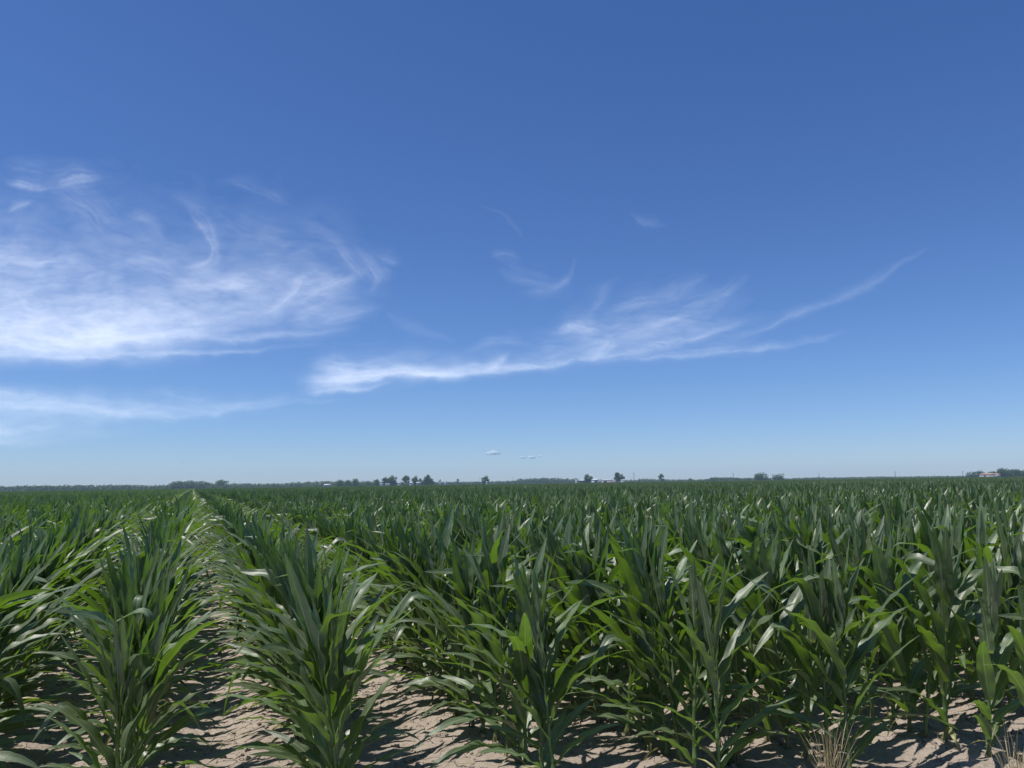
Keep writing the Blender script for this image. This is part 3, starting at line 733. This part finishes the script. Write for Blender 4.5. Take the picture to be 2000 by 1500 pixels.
STR = {
 'left': [
  ([(-420,560),(-250,590),(-80,618),(60,640),(200,648),(330,640),(430,622),(520,600),(560,580)],44,1.15,.4),
  ([(-420,600),(-200,625),(0,640),(200,640),(420,610),(600,600),(740,560)],70,.20,1.0),
  ([(-300,440),(0,480),(200,500),(420,520),(640,500),(740,540)],80,.09,1.4),
  ([(-420,640),(-200,664),(0,672),(150,672),(300,664),(420,648),(540,622)],19,.95,.4),
  ([(-300,700),(0,694),(180,697),(330,691),(430,690),(540,683),(615,675)],5.5,.50,.7),
  ([(320,650),(430,662),(560,656),(690,640)],10,.28,.8),
  ([(330,575),(400,556),(470,565),(520,592)],26,.55,.6),
  ([(150,590),(260,600),(360,590)],26,.30,.8),
  ([(-300,470),(-100,500),(60,512),(150,520),(225,548)],26,.42,.9),
  ([(-100,560),(30,560),(140,548),(220,530)],20,.24,1.0),
  ([(20,560),(60,600),(120,620)],16,.30,.8),
  ([(10,352),(50,364),(90,366),(115,350)],9,.34,1.0),
  ([(100,368),(150,352),(200,345)],11,.32,1.1),
  ([(100,370),(150,395),(180,430),(215,470)],24,.14,1.2),
  ([(12,416),(40,408),(72,397)],4.5,.40,.8),
  ([(355,400),(395,440),(420,480),(412,505),(380,520),(345,519)],8,.27,1.0),
  ([(330,385),(400,420),(425,470),(425,515),(390,525)],7,.13,1.0),
  ([(240,410),(290,435),(330,475)],12,.13,1.0),
  ([(170,470),(260,500),(340,540),(400,560)],26,.15,1.2),
  ([(520,610),(570,585),(640,560),(700,535)],34,.26,1.1),
  ([(440,560),(560,560),(660,590),(720,600)],48,.22,1.1),
  ([(540,630),(640,622),(740,600)],24,.20,1.0),
  ([(500,620),(560,575),(590,545),(612,530)],7,.26,.9),
  ([(585,600),(620,570),(690,540),(740,520)],9,.20,.9),
  ([(655,480),(672,500),(700,530),(712,548)],7,.24,1.0),
  ([(690,480),(720,520),(735,545),(715,575)],12,.17,1.1),
  ([(735,498),(760,512),(788,520)],7,.20,1.0),
  ([(430,352),(510,372),(580,402)],9,.10,1.2),
  ([(410,405),(470,450),(530,470),(620,480)],22,.11,1.3),
  ([(560,420),(640,460),(700,500)],20,.08,1.3),
  ([(0,320),(60,325),(130,345)],16,.08,1.3)],
 'band': [
  ([(980,680),(1120,670),(1260,655),(1400,620),(1500,570)],42,.09,1.3),
  ([(540,742),(680,730),(820,722),(950,705)],20,.25,.8),
  ([(560,752),(620,746),(710,735),(780,730),(850,729),(920,719),(985,712)],9,.95,.5),
  ([(700,728),(800,735),(900,728),(1000,716),(1090,708),(1180,697),(1250,690)],6.5,.70,.6),
  ([(600,722),(660,716),(720,722),(780,728)],12,.36,.9),
  ([(540,778),(600,770),(660,760),(760,748)],6,.42,.8),
  ([(570,765),(640,750),(740,738)],7,.40,.8),
  ([(940,722),(965,708),(985,694)],8,.50,.7),
  ([(1085,645),(1115,640),(1150,648),(1175,655)],11,.55,1.0),
  ([(1130,700),(1170,690),(1190,672),(1182,650)],10,.40,1.0),
  ([(1000,700),(1090,690),(1180,675),(1270,650),(1350,625),(1410,600)],20,.24,1.1),
  ([(1180,615),(1260,592),(1330,572),(1395,536)],11,.20,1.0),
  ([(1300,610),(1400,590),(1450,560),(1480,535)],11,.15,1.0),
  ([(1180,700),(1280,680),(1380,655),(1450,630)],8,.33,.9),
  ([(1150,706),(1270,698),(1400,689),(1520,678),(1650,652)],7,.36,.8),
  ([(1400,668),(1490,648),(1600,602),(1700,556),(1785,500),(1840,470)],7,.20,.7),
  ([(1180,660),(1300,640),(1420,640),(1520,620)],26,.14,1.2),
  ([(900,690),(960,672),(1040,670)],10,.14,1.2),
  ([(740,600),(800,635),(890,675)],9,.09,1.2),
  ([(1145,620),(1165,590),(1205,545)],11,.12,1.2),
  ([(960,505),(990,502),(1020,515)],8,.12,1.2),
  ([(1000,585),(1070,570),(1112,538),(1122,495)],9,.13,1.1),
  ([(960,530),(1040,550),(1090,560)],18,.08,1.2),
  ([(935,395),(990,430),(1040,480)],5,.06,1.2),
  ([(1225,408),(1243,428),(1275,436),(1312,441)],7,.15,1.2)],
 'low': [
  ([(-420,780),(-150,790),(0,796),(130,801),(260,806),(400,802),(520,790)],20,.62,.5),
  ([(-300,770),(0,772),(90,782),(200,795)],9,.24,.9),
  ([(150,800),(300,815),(420,803),(520,790),(680,778)],9,.20,.8),
  ([(280,765),(360,780),(430,795)],10,.12,1.0),
  ([(-420,825),(-100,838),(60,838),(200,826)],16,.42,.6),
  ([(-420,858),(-100,864),(120,858),(300,850)],16,.20,.8)]}

def cirrus(key, x0, x1, y0, y1, step, label, height):
    xs = np.arange(x0, x1+step, step); ys = np.arange(y0, y1+step, step*.8); PX, PY = np.meshgrid(xs, ys)
    wx = PX + 16*(fbm(PX/90, PY/60, 3, 61)-.5)*2; wy = PY + 9*(fbm(PX/70, PY/45, 3, 71)-.5)*2 + 3*(fbm(PX/20, PY/12, 2, 75)-.5)
    D = np.zeros(PX.shape)
    for i, (pts, w0, st, fib) in enumerate(STR[key]): D += stroke_density(wx, wy, pts, w0, st, 11+i*13, fib)
    D *= .45 + 1.1*fbm(wx/44, wy/13, 5, 5, .6)
    D = .70*(1-np.exp(-.62*D))
    edge = np.clip((PX-x0)/60, 0, 1)*np.clip((x1-PX)/60, 0, 1)*np.clip((PY-y0)/25, 0, 1)*np.clip((y1-PY)/25, 0, 1); D *= edge
    D = np.clip(D-.006, 0, 1)
    cx, cy = (PX-1000)/F_PX, (750-PY)/F_PX
    m = np.array(CAM_R); d = np.stack([cx, cy, -np.ones_like(cx)], -1) @ m.T
    k = (height-CAM_H)/d[..., 2]; P = d*k[..., None]; P[..., 2] = height + 140*(fbm(PX/50, PY/30, 3, 8)-.5)
    n2, n1 = PX.shape; ii = np.arange(n1*n2).reshape(n2, n1)
    f = np.stack([ii[:-1,:-1], ii[:-1,1:], ii[1:,1:], ii[1:,:-1]], -1).reshape(-1, 4)
    Df = D.ravel(); keep = Df[f].max(1) > .004; f = f[keep]
    us, inv = np.unique(f, return_inverse=True)
    o = link('cirrus_cloud', mesh('cirrus_cloud', P.reshape(-1, 3)[us], inv.reshape(f.shape), [M_cirrus], attrs={'veil': Df[us]}))
    tag(o, label, 'cloud'); return o
cirrus('left', -440, 820, 290, 730, 3.2, 'broad feathery white cirrus cloud sweeping in from the left edge', 8200)
cirrus('band', 560, 1900, 370, 790, 3.2, 'thin slanting cirrus streak running from the centre up to the right', 8600)
cirrus('low', -440, 720, 740, 890, 4.0, 'faint low cirrus veil near the left horizon', 7800)

b = NB('cumulus'); fac = b.n('ShaderNodeLayerWeight', {'Blend': .35}).outputs['Facing']
b.surf(b.n('ShaderNodeMixShader', {0: b.math('MULTIPLY', b.math('SUBTRACT', 1.0, fac), .52), 1: b.n('ShaderNodeBsdfTransparent').outputs[0], 2: b.n('ShaderNodeAddShader', {0: b.n('ShaderNodeBsdfDiffuse', {'Color': C(.42,.50,.54)}).outputs[0], 1: b.n('ShaderNodeBsdfTranslucent', {'Color': C(.40,.46,.50)}).outputs[0]}).outputs[0]}).outputs[0]); M_cum = b.m
def cumulus(x, y, wpx, hpx, label, seed):
    r = np.random.default_rng(seed); D = 26000; d = direction(x, y); s = D/F_PX; W, H = wpx*s, hpx*s
    nu, nv = 40, 20; th = np.linspace(0, 2*math.pi, nu, endpoint=False); ph = np.linspace(.02, math.pi-.02, nv)
    TH, PH = np.meshgrid(th, ph); n = np.stack([np.sin(PH)*np.cos(TH), np.sin(PH)*np.sin(TH), np.cos(PH)], -1)
    rad = .62 + .75*fbm(TH/6.283*9, PH*2.6, 3, seed); rad = rad*(.7+.3*np.abs(np.sin(TH/2))) + .15
    P = n*rad[..., None]*np.array([W*.5, W*.4, H*.62]); P[..., 2] = np.maximum(P[..., 2], -H*.25)
    ii = np.arange(nu*nv).reshape(nv, nu)
    f = np.stack([ii[:-1], ii[1:], np.roll(ii[1:], -1, 1), np.roll(ii[:-1], -1, 1)], -1).reshape(-1, 4)
    o = link('cumulus_cloud', mesh('cumulus_cloud', P.reshape(-1, 3), f, [M_cum]), None, Vector((0, 0, CAM_H))+d*D, facing(x))
    tag(o, label, 'cloud', 'tiny cumulus clouds near the horizon')
cumulus(966, 887, 26, 10, 'tiny white cumulus cloud above the round lone tree', 3)
cumulus(1022, 894.5, 12, 5, 'leftmost of the three flat cloud flecks above the long wood', 4)
cumulus(1039, 894.5, 18, 6, 'widest of the three flat cloud flecks above the long wood', 5)
cumulus(1056, 891.5, 7, 4, 'smallest and rightmost of the three cloud flecks above the wood', 6)
#cumulus(1518, 908.5, 20, 3.5, 'very faint flat cloud above the pair of broad trees', 7)

# ------------------------------------------------------------------ air
b = NB('haze'); vol = b.n('ShaderNodeVolumePrincipled', {'Color': C(.58,.80,1.0), 'Density': .00018, 'Anisotropy': .0})
b.t.links.new(vol.outputs[0], b.out.inputs['Volume'])
v, f = box_geo(-1850, 1850, -90, 1850, -1.2, 32)
hz = link('haze', mesh('haze', v, f, [b.m], smooth=False)); tag(hz, kind='stuff')
